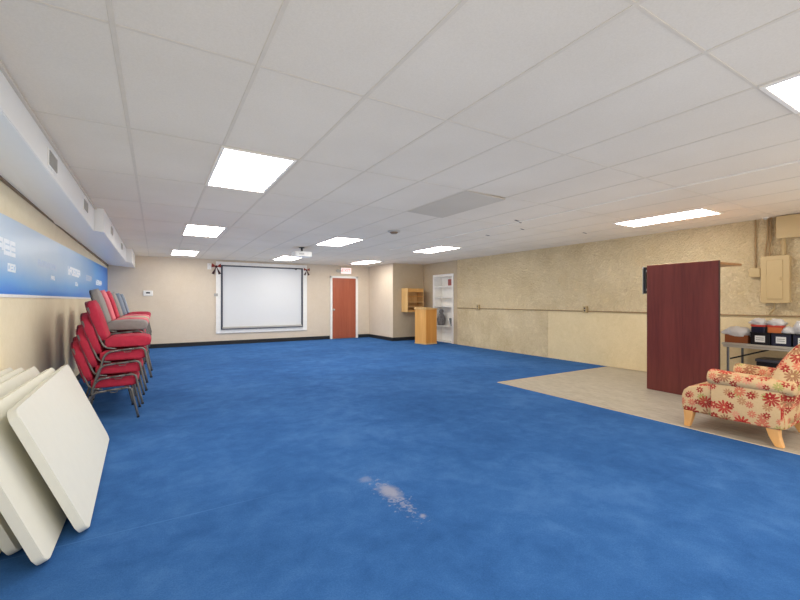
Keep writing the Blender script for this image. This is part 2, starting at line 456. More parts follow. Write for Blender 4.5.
# ------------------------------------------------------------------ duct on the left (boxed chase in three steps)
DB = 2.14
root = thing('air_duct', (-0.66, 0.3, DB), 'long white boxed duct running along the top of the left wall in three steps', 'duct')
def dpart(x1, y0, y1, zi0, zo0, zi1, zo1, nm):
    bm = hexa((XL+0.66, y0-0.3, zi0-DB), (x1+0.66, y0-0.3, zo0-DB), (XL+0.66, y1-0.3, zi1-DB), (x1+0.66, y1-0.3, zo1-DB), *([CE-DB]*4))
    bmesh.ops.bevel(bm, geom=bm.edges[:], offset=0.005, segments=2, affect='EDGES')
    link(nm, bm, M['duct'], root)
dpart(-0.66, 0.3, 6.3, 2.30, 2.27, 2.185, 2.12, 'duct_section'); dpart(-0.565, 6.3, 10.8, 2.185, 2.12, 2.17, 2.11, 'duct_section'); dpart(-0.46, 10.8, YB-0.004, 2.17, 2.10, 2.16, 2.10, 'duct_section')
bm = mkbox(-0.005, 0.02, 0.0, 6.0, CE-DB-0.02, CE-DB, 0.003, 1)
link('edge_strip', bm, M['bar'], root)
def duct_vent(x, y, w, label):
    r = thing('air_vent', (x, y, 2.285), label, 'vent', group='grilles on the left duct')
    bm = mkbox(0, 0.008, -w/2, w/2, -0.065, 0.065, 0.002, 1)
    link('frame', bm, M['white'], r)
    bm = bmesh.new()
    for k in range(7):
        y_ = -w/2+0.03 + k*(w-0.06)/6
        box(bm, 0.008, 0.014, y_-0.006, y_+0.006, -0.05, 0.05)
    link('louvers', bm, M['vent'], r)
    link('backing', mkbox(0.006, 0.0095, -w/2+0.015, w/2-0.015, -0.052, 0.052), M['vent_dark'], r)
duct_vent(-0.66, 3.89, 0.28, 'small slotted grille on the left duct, nearest the camera')
duct_vent(-0.66, 5.52, 0.28, 'small slotted grille on the left duct just before the first step')
duct_vent(-0.565, 7.3, 0.28, 'small slotted grille on the middle stretch of the left duct, just past the first step')
duct_vent(-0.565, 9.3, 0.28, 'small slotted grille on the middle stretch of the left duct, near the far step')

# ------------------------------------------------------------------ mural band with faded lettering
root = thing('wall_mural', (XL, 0, 0), 'blue gradient mural band with faded white lettering along the left wall', 'mural')
link('mural_panel', hexa((0, 1.2, 1.31), (0.006, 1.2, 1.31), (0, YB-0.01, 1.31), (0.006, YB-0.01, 1.31), 1.905, 1.905, 2.06, 2.06), M['mural'], root)
link('lower_border', mkbox(0, 0.010, 1.2, YB-0.01, 1.285, 1.312), M['white'], root)
def glyphs(y0, y1, z0, z1, seed, mat):
    rng = random.Random(seed); n = max(2, int(round((y1-y0)/((z1-z0)*1.25)))); w = (y1-y0)/n
    bm = bmesh.new(); t = (z1-z0)*0.26
    for k in range(n):
        a, b = y0+k*w+w*0.06, y0+(k+1)*w-w*0.06; zm = (z0+z1)/2
        box(bm, 0.0055, 0.0080, a, a+t, z0, z1)
        opts = rng.sample([0, 1, 2, 3], 3)
        if 0 in opts: box(bm, 0.0055, 0.0086, a+t*0.9, b, z1-t, z1)
        if 1 in opts: box(bm, 0.0055, 0.0092, a+t*0.9, b, zm-t/2, zm+t/2)
        if 2 in opts: box(bm, 0.0055, 0.0098, a+t*0.9, b, z0, z0+t)
        if 3 in opts: box(bm, 0.0055, 0.0104, b-t, b, z0+t*0.9, z1-t*0.9)
    link('lettering', bm, mat, root)
glyphs(3.75, 4.72, 1.63, 1.76, 1, M['letter']); glyphs(4.50, 4.72, 1.50, 1.57, 2, M['letter'])
glyphs(5.5, 6.4, 1.62, 1.69, 3, M['letter_faint']); glyphs(6.1, 6.3, 1.50, 1.55, 4, M['letter'])
glyphs(7.15, 8.2, 1.62, 1.74, 5, M['letter']); glyphs(7.75, 7.98, 1.48, 1.54, 6, M['letter'])
glyphs(8.85, 9.55, 1.61, 1.71, 7, M['letter_faint']); glyphs(10.2, 11.2, 1.58, 1.69, 8, M['letter'])

# ------------------------------------------------------------------ ceiling lights
def ceiling_light(x0, y0, label, gx=0.575, gy=1.18):
    r = thing('ceiling_light', (x0+gx/2, y0+gy/2, CE), label, 'light', group='recessed ceiling light panels')
    a, b = gx/2, gy/2; w = 0.026
    bm = bmesh.new()
    box(bm, -a, a, -b, -b+w, -0.014, 0.0, 0.003, 1); box(bm, -a, a, b-w, b, -0.014, 0.0, 0.003, 1)
    box(bm, -a, -a+w, -b+w, b-w, -0.014, 0.0, 0.003, 1); box(bm, a-w, a, -b+w, b-w, -0.014, 0.0, 0.003, 1)
    link('frame', bm, M['bar_white'], r)
    link('diffuser', mkbox(-a+w, a-w, -b+w, b-w, -0.008, -0.001), M['light'], r)
g = lambda i: GX0+GSX*i+0.007
h = lambda j: GY0+GSY*j+0.007
ceiling_light(g(1)-0.02, h(2), 'large bright ceiling panel nearest the left wall duct, first of its row of three')
ceiling_light(g(1)-0.055, h(5), 'middle one of the three bright ceiling panels in the row beside the left duct')
ceiling_light(g(1)-0.13, h(8)+0.08, 'small-looking far ceiling panel in front of the back wall, left of the screen')
ceiling_light(g(5), h(5), 'bright ceiling panel before the projector, between it and the ceiling sensor')
ceiling_light(g(5), h(8), 'far ceiling panel partly behind the projector, above the screen')
ceiling_light(g(9), h(8), 'far ceiling panel in front of the red-brown door and lit exit sign')
ceiling_light(g(9), h(5), 'bright ceiling panel in front of the white built-in shelves')
ceiling_light(5.84, 2.36, 'long slanting bright ceiling panel above the upright mahogany desk')
ceiling_light(g(5), h(-1), 'bright ceiling panel cut off by the picture edge, high above the armchair')
ceiling_light(g(1), h(-1)-0.35, 'ceiling panel above the spot the picture was taken from')

# loose tilted ceiling tile
t_ = tag(link('ceiling_tile', mkbox(-GSX/2+0.015, GSX/2-0.015, -GSY/2+0.012, GSY/2-0.012, 0.0, 0.014), M['loose_tile']),
         'loose greyish ceiling tile hanging crooked below the others', 'ceiling tile')
t_.location = (2.79+GSX/2, 3.27+GSY/2, CE-0.016); t_.rotation_euler = (0, math.radians(2.4), 0)

# ceiling sensor
r = thing('ceiling_sensor', (3.40, 5.83, CE), 'small round dark grey sensor on the ceiling in mid room', 'sensor')
bm = bmesh.new(); cyl(bm, (0, 0, -0.02), 0.10, 0.11, 0.02, 24); link('base', bm, M['vent'], r)
bm = bmesh.new(); cyl(bm, (0, 0, -0.045), 0.05, 0.075, 0.025, 24); link('dome', bm, M['brown_grey'], r)

# projector
r = thing('projector', (2.73, 8.68, CE), 'white projector hanging from a black ceiling mount before the screen', 'projector')
bm = bmesh.new(); cyl(bm, (0, 0, -0.015), 0.06, 0.06, 0.015, 20); cyl(bm, (0, 0, -0.09), 0.022, 0.022, 0.08, 14); box(bm, -0.05, 0.05, -0.05, 0.05, -0.10, -0.085)
link('ceiling_mount', bm, M['black'], r)
bm = bmesh.new(); prism(bm, rrect(-0.19, 0.19, -0.15, 0.15, 0.05), 'z', -0.205, -0.10, 0.02, 3)
link('body', bm, M['white'], r, False)
bm = bmesh.new(); tube(bm, [(0.08, 0.13, -0.15), (0.08, 0.17, -0.15)], 0.04, 18); link('lens', bm, M['black'], r)
bm = bmesh.new()
for k in range(5): box(bm, -0.10+k*0.022, -0.088+k*0.022, -0.153, -0.149, -0.175, -0.135)
link('vent_slots', bm, M['vent'], r)

# ------------------------------------------------------------------ back wall: screen, plates, ribbons, sign, thermostat
r = thing('projection_screen', (2.77, YB, 0), 'big white projection screen with dark border in a white wall frame', 'screen')
bm = bmesh.new(); x0, x1, z0, z1 = -1.32, 1.32, 0.32, 2.37
box(bm, x0, x0+0.13, -0.03, 0, z0, z1, 0.006, 2); box(bm, x1-0.13, x1, -0.03, 0, z0, z1, 0.006, 2)
box(bm, x0+0.13, x1-0.13, -0.03, 0, z1-0.10, z1, 0.006, 2); box(bm, x0+0.13, x1-0.13, -0.03, 0, z0, z0+0.11, 0.006, 2)
link('wall_frame', bm, M['white'], r)
x0, x1, z0, z1 = -1.19, 1.18, 0.43, 2.27
bm = bmesh.new(); box(bm, x0, x0+0.045, -0.05, 0, z0, z1); box(bm, x1-0.045, x1, -0.05, 0, z0, z1); box(bm, x0, x1, -0.05, 0, z1-0.035, z1); box(bm, x0, x1, -0.05, 0, z0, z0+0.03)
link('border', bm, M['screen_frame'], r)
link('projection_surface', mkbox(x0+0.045, x1-0.045, -0.025, 0, z0+0.03, z1-0.035), M['screen'], r)
link('bottom_bar', mkbox(x0+0.03, x1-0.03, -0.085, -0.03, z0+0.02, z0+0.075, 0.012, 3), M['vent'], r)
link('pull_tab', mkbox(0.93, 0.98, -0.07, -0.05, z1-0.06, z1-0.01, 0.004, 1), M['black'], r)
tag(link('wall_switch', mkbox(1.40, 1.50, YB-0.037, YB-0.03, 1.38, 1.46, 0.003, 1), M['vent']), 'tiny grey plate on the left upright of the white screen frame', 'switch')
def ribbon(x, z, s, label):
    rr = thing('ribbon_bow', (x, YB-0.03, z), label, 'ribbon')
    for sx in (-1, 1):
        bm = bmesh.new(); prism(bm, [(0, 0), (sx*0.09*s, 0.07*s), (sx*0.10*s, -0.02*s)], 'y', -0.02, 0.0, 0.003, 1); link('loop', bm, M['flag_red'], rr)
        bm = bmesh.new(); prism(bm, [(0, 0), (sx*0.10*s, -0.16*s), (sx*0.045*s, -0.18*s)], 'y', -0.016, -0.002, 0.002, 1); link('tail', bm, M['ribbon_dark'], rr)
    bm = bmesh.new(); bmesh.ops.create_uvsphere(bm, u_segments=12, v_segments=8, radius=0.03*s); link('knot', bm, M['ribbon_dark'], rr, True)
    bm = bmesh.new(); tube(bm, [(0, 0.028, 0.02), (0, 0.028, 0.14)], 0.004, 6); link('hanging_cord', bm, M['ribbon_dark'], rr)
ribbon(1.46, 2.22, 1.25, 'dull red and dark ribbon bow at the upper left corner of the screen frame')
ribbon(4.08, 2.22, 0.95, 'small dull red ribbon bow at the upper right corner of the screen frame')
r = thing('wall_plate', (1.28, YB, 2.22), 'pale yellowish blank plate on the wall beside the screen frame top', 'wall plate')
link('plate', mkbox(-0.05, 0.05, -0.014, 0, -0.085, 0.085, 0.005, 2), M['white'], r); link('screw', mkbox(-0.006, 0.006, -0.017, -0.013, 0.045, 0.057), M['vent'], r); link('screw', mkbox(-0.006, 0.006, -0.017, -0.013, -0.057, -0.045), M['vent'], r)
r = thing('thermostat', (-0.18, YB, 1.45), 'small white thermostat with a dark display on the back wall', 'thermostat')
link('case', mkbox(-0.11, 0.11, -0.03, 0, -0.07, 0.07, 0.012, 3), M['white'], r); link('display', mkbox(-0.045, 0.045, -0.033, -0.028, -0.008, 0.03), M['black'], r)
r = thing('exit_sign', (5.42, YB, 2.25), 'pale pink lit exit sign above the red-brown door', 'sign')
link('housing', mkbox(-0.19, 0.19, -0.05, 0, -0.105, 0.105, 0.01, 2), M['white'], r)
link('face', mkbox(-0.175, 0.175, -0.056, -0.049, -0.09, 0.09), M['exit'], r)
bm = text_mesh('EXIT', 0.15); xform(bm, Matrix.Translation((0, -0.058, 0)) @ Matrix.Rotation(PI/2, 4, 'X')); link('lettering', bm, M['exit_red'], r)
r = thing('emergency_light', (5.15, YB, 2.24), 'small grey twin-lamp emergency light left of the exit sign', 'light')
link('bracket', mkbox(-0.03, 0.03, -0.03, 0, -0.05, 0.05, 0.006, 1), M['vent'], r)
for sx in (-1, 1):
    bm = bmesh.new(); tube(bm, [(sx*0.045, -0.03, 0), (sx*0.05, -0.09, -0.01)], [0.03, 0.045], 14); link('lamp_head', bm, M['vent'], r)

# ------------------------------------------------------------------ wall cabinet, lectern, built-in shelves
r = thing('wall_cabinet', (6.90, 10.85, 0.90), 'open maple wall cabinet with shelves hung behind the lectern', 'cabinet')
W, H, D, T = 0.30, 0.74, 0.36, 0.022
link('side_panel', mkbox(-W, -W+T, -D, 0, 0, H, 0.002, 1), M['maple_in'], r); link('side_panel', mkbox(W-T, W, -D, 0, 0, H, 0.002, 1), M['maple_in'], r)
link('back_panel', mkbox(-W+T, W-T, -0.012, -0.002, 0, H), M['maple_in'], r)
link('top_panel', mkbox(-W+T, W-T, -D, 0, H-T, H), M['maple_in'], r); link('bottom_panel', mkbox(-W+T, W-T, -D, 0, 0, T), M['maple_in'], r)
link('shelf', mkbox(-W+T, W-T, -D+0.02, -0.012, 0.30, 0.32), M['maple_in'], r); link('shelf', mkbox(-W+T, W-T, -D+0.02, -0.012, 0.15, 0.17), M['maple_in'], r)
link('front_rail', mkbox(-W+T, W-T, -D-0.001, -D+0.02, H-0.12, H-0.02, 0.002, 1), M['maple'], r)
link('front_lip', mkbox(-W+T, W-T, -D-0.001, -D+0.015, 0.02, 0.06, 0.002, 1), M['maple'], r)
link('towel_bar', tube(bmesh.new(), [(-W+T, -D+0.03, 0.48), (W-T, -D+0.03, 0.48)], 0.008, 8), M['maple_dark'], r)

r = thing('lectern', (6.58, 9.48, 0), 'boxy light maple lectern standing before the built-in shelves', 'lectern', math.radians(7))
link('left_panel', mkbox(0, 0.02, 0.0, 0.48, 0.03, 1.0, 0.003, 1), M['maple'], r)
link('front_panel', mkbox(0.02, 0.43, 0, 0.02, 0.03, 1.0, 0.003, 1), M['maple_dark'], r)
link('right_panel', mkbox(0.41, 0.43, 0.02, 0.48, 0.03, 1.0, 0.003, 1), M['maple'], r)
link('base_plinth', mkbox(-0.008, 0.438, -0.008, 0.488, 0, 0.035, 0.004, 1), M['maple_in'], r)
bm = bmesh.new(); prism(bm, [(-0.02, 1.0), (0.45, 1.0), (0.45, 1.03), (-0.02, 1.07)], 'y', -0.02, 0.50, 0.004, 1); link('reading_top', bm, M['maple_in'], r)
link('inner_shelf', mkbox(0.02, 0.41, 0.04, 0.46, 0.62, 0.64), M['maple_in'], r)

r = thing('built_in_bookshelf', (RX, (BY0+BY1)/2, 0), 'tall white built-in shelves recessed into the right wall', 'bookshelf')
w = (BY1-BY0)/2; d_ = BD
link('side_panel', mkbox(-0.012, d_, -w, -w+0.045, 0, BH), M['white'], r); link('side_panel', mkbox(-0.012, d_, w-0.045, w, 0, BH), M['white'], r)
link('back_panel', mkbox(d_-0.012, d_, -w+0.045, w-0.045, 0, BH), M['white'], r)
link('top_panel', mkbox(-0.012, d_, -w+0.045, w-0.045, BH-0.05, BH), M['white'], r)
SZ = (1.69, 1.37, 1.09, 0.50, 0.03)
for z in SZ: link('shelf', mkbox(-0.005, d_-0.012, -w+0.045, w-0.045, z-0.025, z), M['white'], r)
bm = mkbox(-0.028, -0.012, -w-0.03, -w+0.045, 0, BH+0.02); box(bm, -0.028, -0.012, w-0.045, w+0.03, 0, BH+0.02); box(bm, -0.028, -0.012, -w+0.045, w-0.045, BH-0.05, BH+0.02)
link('face_frame', bm, M['white'], r)
yc = (BY0+BY1)/2
r = thing('picture_frame', (RX+0.12, 9.62, 1.69), 'small red patterned picture standing on the top white shelf', 'picture', math.radians(-8))
link('frame', mkbox(0, 0.02, -0.12, 0.12, 0, 0.23, 0.004, 1), M['white'], r); link('print', mkbox(-0.003, 0.001, -0.10, 0.10, 0.02, 0.21), M['picture_red'], r)
r = thing('figurine', (RX+0.11, 10.02, 0.50), 'dark speckled figurine on the fourth white shelf beside the lectern', 'figurine')
bm = bmesh.new(); tube(bm, [(0, 0, 0), (0, 0, 0.05), (0, 0, 0.20), (0, 0, 0.30), (0, 0, 0.36)], [0.10, 0.115, 0.13, 0.09, 0.05], 16); link('body', bm, M['speckle'], r, True)
bm = bmesh.new(); bmesh.ops.create_uvsphere(bm, u_segments=14, v_segments=10, radius=0.075); xform(bm, Matrix.Translation((0, 0, 0.42))); link('head', bm, M['speckle'], r, True)
r = thing('book', (RX+0.12, 9.48, 0.50), 'grey book leaning at the near end of the fourth white shelf', 'book', math.radians(0))
bm = mkbox(-0.08, 0.08, -0.015, 0.015, 0, 0.24, 0.002, 1); xform(bm, Matrix.Rotation(math.radians(-22), 4, 'X')); xform(bm, Matrix.Translation((0, 0, 0.006))); link('cover', bm, M['print_grey'], r)
bm = mkbox(-0.083, 0.076, -0.011, 0.011, 0.003, 0.243); xform(bm, Matrix.Rotation(math.radians(-22), 4, 'X')); xform(bm, Matrix.Translation((0, 0, 0.006))); link('pages', bm, M['label'], r)

# ------------------------------------------------------------------ right wall fittings
tag(link('conduit_pipe', tube(bmesh.new(), [(XR-0.012, SY, 1.045), (XR-0.012, 0.4, 1.045)], 0.010, 8), M['pipe_brown']), 'long thin tan conduit running along the middle of the stucco wall', 'pipe')
tag(link('conduit_riser', tube(bmesh.new(), [(RX-0.012, SY+0.012, 1.07), (RX-0.012, SY+0.012, CE)], 0.012, 8), M['tan_pipe']), 'thin vertical pipe at the seam beside the built-in shelves', 'pipe')
for y, lb in ((8.17, 'small outlet box on the conduit, the far one near the shelves'), (5.02, 'small outlet box on the conduit, the one closer to the mahogany desk')):
    r = thing('outlet_box', (XR, y, 1.075), lb, 'outlet', group='outlet boxes on the conduit')
    link('box', mkbox(-0.05, 0.0, -0.045, 0.045, -0.06, 0.07, 0.006, 2), M['tan_pipe'], r)
    link('cover_plate', mkbox(-0.054, -0.049, -0.04, 0.04, -0.055, 0.065, 0.002, 1), M['tan_metal'], r)
    link('socket', mkbox(-0.056, -0.053, -0.015, 0.015, 0.015, 0.045), M['gap'], r); link('socket', mkbox(-0.056, -0.053, -0.015, 0.015, -0.035, -0.005), M['gap'], r)
r = thing('breaker_panel', (XR, 2.10, 1.23), 'tan painted breaker panel box mounted on the stucco wall', 'electrical panel')
link('case', mkbox(-0.10, 0, -0.145, 0.145, 0, 0.64, 0.006, 2), M['tan_metal'], r)
link('cover', mkbox(-0.108, -0.099, -0.152, 0.152, -0.007, 0.647, 0.004, 1), M['tan_metal'], r)
dr = link('panel_door', mkbox(-0.117, -0.107, -0.085, 0.085, 0.05, 0.59, 0.004, 1), M['tan_metal'], r)
link('latch', mkbox(-0.122, -0.116, -0.075, -0.055, 0.30, 0.35, 0.003, 1), M['tan_pipe'], dr)
r = thing('gutter_box', (XR, 1.93, 2.11), 'tan square wiring box under the ceiling above the breaker panel', 'electrical box')
link('case', mkbox(-0.12, 0, -0.22, 0.145, 0, CE-2.11-0.008, 0.005, 2), M['tan_metal'], r)
link('cover', mkbox(-0.127, -0.119, -0.225, 0.15, -0.005, CE-2.11-0.010, 0.003, 1), M['tan_metal'], r)
tag(link('conduit_nipple', tube(bmesh.new(), [(XR-0.06, 2.02, 1.87), (XR-0.06, 2.02, 2.11)], 0.028, 12), M['tan_pipe']), 'short thick pipe joining the wiring box to the breaker panel', 'pipe')
bm = bmesh.new(); tube(bm, fillet([(XR-0.05, 2.215, 1.87), (XR-0.045, 2.215, 2.02), (XR-0.03, 2.195, 2.12), (XR-0.03, 2.195, CE)], 0.05), 0.012, 8)
tag(link('conduit_pipe', bm, M['pipe_brown']), 'thin bent pipe rising from the breaker panel, the one nearer the junction box', 'pipe')
bm = bmesh.new(); tube(bm, fillet([(XR-0.05, 2.175, 1.87), (XR-0.045, 2.175, 2.02), (XR-0.03, 2.16, 2.12), (XR-0.03, 2.16, CE)], 0.05), 0.012, 8)
tag(link('conduit_pipe', bm, M['pipe_brown']), 'thin bent pipe rising from the breaker panel, the one nearer the thick pipe', 'pipe')
tag(link('conduit_drop', tube(bmesh.new(), [(XR-0.02, 2.335, 1.72), (XR-0.02, 2.335, CE)], 0.011, 8), M['pipe_brown']), 'straight thin pipe dropping from ceiling to the junction box', 'pipe')
r = thing('junction_box', (XR, 2.335, 1.60), 'small tan junction box left of the breaker panel', 'electrical box')
link('case', mkbox(-0.06, 0, -0.06, 0.06, 0, 0.12, 0.005, 2), M['tan_metal'], r); link('cover', mkbox(-0.065, -0.059, -0.063, 0.063, -0.003, 0.123, 0.002, 1), M['tan_metal'], r)
bm = bmesh.new(); tube(bm, fillet([(XR-0.05, 2.12, 1.23), (XR-0.05, 2.12, 1.14), (XR-0.03, 2.16, 1.09), (XR-0.025, 2.18, 1.06)], 0.05), 0.011, 8)
tag(link('panel_cable', bm, M['tan_pipe']), 'short tan cable curling out below the breaker panel', 'cable')
r = thing('ceiling_fitting', (XR-0.10, 2.20, CE), 'small round white fitting on the ceiling over the breaker pipes', 'ceiling fitting')
bm = bmesh.new(); cyl(bm, (0, 0, -0.012), 0.035, 0.04, 0.012, 18); link('base', bm, M['bar_white'], r)
bm = bmesh.new(); cyl(bm, (0, 0, -0.028), 0.014, 0.022, 0.016, 14); link('nozzle', bm, M['vent'], r)

# ------------------------------------------------------------------ mahogany desk stood on its end
r = thing('mahogany_desk', (6.025, 2.695, -0.006), 'tall mahogany desk stood on end with its red-brown top facing the room', 'desk', math.radians(-3.2))
HD = 1.765; hw = 0.445; dp = 0.58
link('desktop', mkbox(-0.015, 0.015, -hw, hw, 0, HD, 0.005, 2), M['mahogany'], r)
link('edge_band', mkbox(-0.016, 0.016, -hw-0.004, -hw+0.006, 0, HD, 0.004, 2), M['mahogany_dark'], r, label='dark rounded edge band')
link('edge_band', mkbox(-0.014, 0.016, -hw, hw, HD-0.003, HD+0.006, 0.002, 1), M['mahogany_edge'], r, label='light brown upper edge band')
link('end_panel', mkbox(0.015, dp, -hw+0.005, hw-0.005, HD-0.045, HD-0.015, 0.002, 1), M['mahogany_edge'], r)
link('end_panel', mkbox(0.015, dp, -hw+0.005, hw-0.005, 0.0, 0.03, 0.002, 1), M['mahogany_edge'], r)
link('modesty_panel', mkbox(0.10, 0.118, hw-0.14, hw-0.12, 0.03, HD-0.045), M['mahogany'], r)
bm = mkbox(-0.02, 0.012, hw+0.012, hw+0.05, HD-0.40, HD-0.02, 0.004, 1); 
br = link('mounting_bracket', bm, M['black'], r, label='black metal bracket on the far edge')
link('bracket_rim', mkbox(-0.024, 0.0, hw+0.05, hw+0.058, HD-0.41, HD-0.01, 0.002, 1), M['vent'], br)
link('bracket_arm', mkbox(-0.01, 0.01, hw-0.002, hw+0.014, HD-0.36, HD-0.33), M['vent'], br); link('bracket_arm', mkbox(-0.01, 0.01, hw-0.002, hw+0.014, HD-0.09, HD-0.06), M['vent'], br)

# ------------------------------------------------------------------ folding table by the right wall and what lies on it
TZ, TX0, TX1, TY0, TY1 = 0.675, 6.80, 7.38, 0.75, 2.53
r = thing('folding_table', (TX0, TY1, -0.006), 'grey folding table against the right wall behind the armchair', 'table')
link('tabletop', mkbox(0, TX1-TX0, TY0-TY1, 0, TZ-0.024, TZ+0.006, 0.006, 2), M['table_grey'], r)
link('edge_skirt', mkbox(0.015, TX1-TX0-0.015, TY0-TY1+0.015, -0.015, TZ-0.055, TZ-0.024, 0.003, 1), M['table_grey'], r)
for yy in (-0.06, TY0-TY1+0.14):
    for xx in (0.05, TX1-TX0-0.05):
        link('leg', tube(bmesh.new(), [(xx, yy, 0), (xx, yy, TZ-0.05)], 0.015, 10), M['fold_steel'], r)
    link('leg_crossbar', tube(bmesh.new(), [(0.05, yy, 0.12), (TX1-TX0-0.05, yy, 0.12)], 0.011, 8), M['fold_steel'], r)
    sgn = -1 if yy > -0.5 else 1
    link('brace', tube(bmesh.new(), [(0.12, yy, 0.45), (0.12, yy+sgn*0.42, TZ-0.06)], 0.010, 8), M['black'], r, label='dark diagonal brace')
TT = TZ
r = thing('cardboard_tray', (6.98, 2.385, TT), 'brown cardboard tray under a white plastic bag at the table end', 'tray')
bm = bmesh.new(); box(bm, -0.11, -0.10, -0.13, 0.13, 0, 0.11); box(bm, 0.10, 0.11, -0.13, 0.13, 0, 0.11); box(bm, -0.10, 0.10, 0.12, 0.13, 0, 0.11); box(bm, -0.10, 0.10, -0.13, -0.12, 0, 0.11); box(bm, -0.10, 0.10, -0.12, 0.12, 0, 0.006)
link('tray_box', bm, M['tray'], r)
o = tag(link('plastic_bag', crumpled(0.14, 0.175, 0.085, 3.0, 0.35), M['bag'], None, True), 'white plastic bag bulging over the brown cardboard tray', 'bag')
o.location = (6.97, 2.385, TT+0.09)
def bin_(y, w, label, seed):
    rr = thing('storage_bin', (6.97, y, TT), label, 'storage bin', group='black storage bins on the folding table')
    a = w/2
    bm = bmesh.new(); box(bm, -0.14, -0.132, -a, a, 0, 0.16, 0.002, 1); box(bm, 0.132, 0.14, -a, a, 0, 0.16, 0.002, 1); box(bm, -0.132, 0.132, -a, -a+0.008, 0, 0.16); box(bm, -0.132, 0.132, a-0.008, a, 0, 0.16); box(bm, -0.132, 0.132, -a, a, 0, 0.008)
    link('bin_body', bm, M['navy'] if seed % 2 == 0 else M['black'], rr)
    bm = bmesh.new(); box(bm, -0.148, -0.139, -a-0.004, a+0.004, 0.148, 0.165, 0.002, 1); box(bm, 0.139, 0.148, -a-0.004, a+0.004, 0.148, 0.165, 0.002, 1); box(bm, -0.148, 0.148, -a-0.004, -a+0.004, 0.15, 0.164); box(bm, -0.148, 0.148, a-0.004, a+0.004, 0.15, 0.164)
    link('rim', bm, M['black'], rr)
    lb = link('paper_label', mkbox(-0.1425, -0.140, -a*0.52, a*0.52, 0.035, 0.12), M['label'], rr)
    bm = bmesh.new()
    for k in range(2): box(bm, -0.1432, -0.1423, -a*0.4, a*0.4, 0.062+k*0.025, 0.069+k*0.025)
    link('printed_lines', bm, M['print_grey'], lb)
bin_(2.115, 0.20, 'black storage bin with white label, next to the brown cardboard tray', 1)
bin_(1.905, 0.19, 'black storage bin with white label, below the small grey-white bundle', 2)
bin_(1.695, 0.19, 'dark storage bin cut off at the picture edge beside the armchair back', 4)
def tub(y, x, z, label, band):
    rr = thing('food_tub', (x, y, z), label, 'tub')
    bm = bmesh.new(); prism(bm, rrect(-0.07, 0.07, -0.075, 0.075, 0.02), 'z', 0, 0.075, 0.004, 1); link('tub_body', bm, M[band], rr)
    bm = bmesh.new(); prism(bm, rrect(-0.075, 0.075, -0.08, 0.08, 0.022), 'z', 0.075, 0.10, 0.004, 1); link('band', bm, M['red_band'], rr)
    bm = crumpled(0.088, 0.095, 0.06, z+y, 0.45); xform(bm, Matrix.Translation((0, 0, 0.095))); link('wrapping', bm, M['bag'], rr, True)
bm = bmesh.new()
tub(2.155, 6.955, TT+0.16, 'white wrapped tub with red band and blue base on the first bin', 'navy')
tub(1.985, 6.955, TT+0.16, 'white wrapped tub with red band and orange base on the second bin', 'orange')
for (x, y, sx, sy, sz, sd, lb) in ((6.94, 1.86, 0.08, 0.07, 0.06, 5, 'small grey-white bundle lying on the labelled bins beside the orange tub'),
                                   (6.97, 1.70, 0.12, 0.125, 0.125, 8, 'large crumpled white bag heaped on the bin by the armchair back')):
    o = tag(link('plastic_bag', crumpled(sx, sy, sz, sd, 0.35), M['bag'], None, True), lb, 'bag'); o.location = (x, y, TT+0.155)
r = thing('dark_crate', (7.12, 2.07, -0.006), 'dark crate standing on the floor under the folding table', 'crate')
bm = bmesh.new(); box(bm, -0.15, 0.15, -0.13, 0.13, 0, 0.44, 0.01, 2); link('crate_body', bm, M['black'], r)
link('crate_lid', mkbox(-0.16, 0.16, -0.14, 0.14, 0.44, 0.48, 0.01, 2), M['screen_frame'], r)

# ------------------------------------------------------------------ flower print armchair (faces +y)
AX, AY = 4.96, 1.20        # centre of the chair across, rear edge
r = thing('armchair', (AX, AY, -0.006), 'cream armchair with red flower print and blond legs on the wood floor', 'armchair', math.radians(2.0))
def soft(o, lv=2):
    m = o.modifiers.new('sub', 'SUBSURF'); m.levels = lv; m.render_levels = lv
    return o
def loft(bm, rings):
    R = [[bm.verts.new(p) for p in ring] for ring in rings]; n = len(R[0])
    for a, b in zip(R, R[1:]):
        for k in range(n): bm.faces.new((a[k], a[(k+1) % n], b[(k+1) % n], b[k]))
    bm.faces.new(R[0][::-1]); bm.faces.new(R[-1]); return bm
hwid = 0.39
# base body under the seat
bm = mkbox(-0.33, 0.33, 0.10, 0.60, 0.15, 0.36, 0.03, 3); box_uv(link('seat_base', bm, M['flower'], r, True))
# seat cushion: T-shaped front, domed
prof = [(0.30, 0.33), (0.62, 0.20), (0.68, 0.155), (0.82, 0.155), (0.845, 0.20), (0.845, 0.33), (0.82, 0.395), (0.74, 0.435), (0.55, 0.455), (0.30, 0.44)]
bm = bmesh.new(); 
prof2 = [(0.30, 0.30), (0.60, 0.30), (0.60, 0.155), (0.825, 0.155), (0.85, 0.18), (0.852, 0.31), (0.835, 0.365), (0.79, 0.405), (0.70, 0.44), (0.55, 0.455), (0.30, 0.44)]
prism(bm, prof2, 'x', -0.37, 0.37, 0.028, 3)
box_uv(link('seat_cushion', bm, M['flower'], r, True))
# arms: flat side panel, roll on top
for sx in (-1, 1):
    arm = link('arm', mkbox(*( (-hwid, -hwid+0.13) if sx < 0 else (hwid-0.13, hwid) ), 0.08, 0.60, 0.15, 0.50, 0.02, 3), M['flower'], r, True); box_uv(arm)
    rings = []
    for (y, z, rx, rz) in ((0.0, 0.515, 0.06, 0.05), (0.02, 0.518, 0.085, 0.07), (0.30, 0.525, 0.092, 0.070), (0.52, 0.528, 0.098, 0.075), (0.595, 0.53, 0.10, 0.078), (0.615, 0.53, 0.092, 0.07), (0.622, 0.53, 0.06, 0.045)):
        cx = sx*(hwid-0.065)
        rings.append([(cx + rx*math.cos(a), y, z + rz*math.sin(a)) for a in (2*PI*k/16 for k in range(16))])
    box_uv(link('arm_roll', loft(bmesh.new(), rings), M['flower'], arm, True))
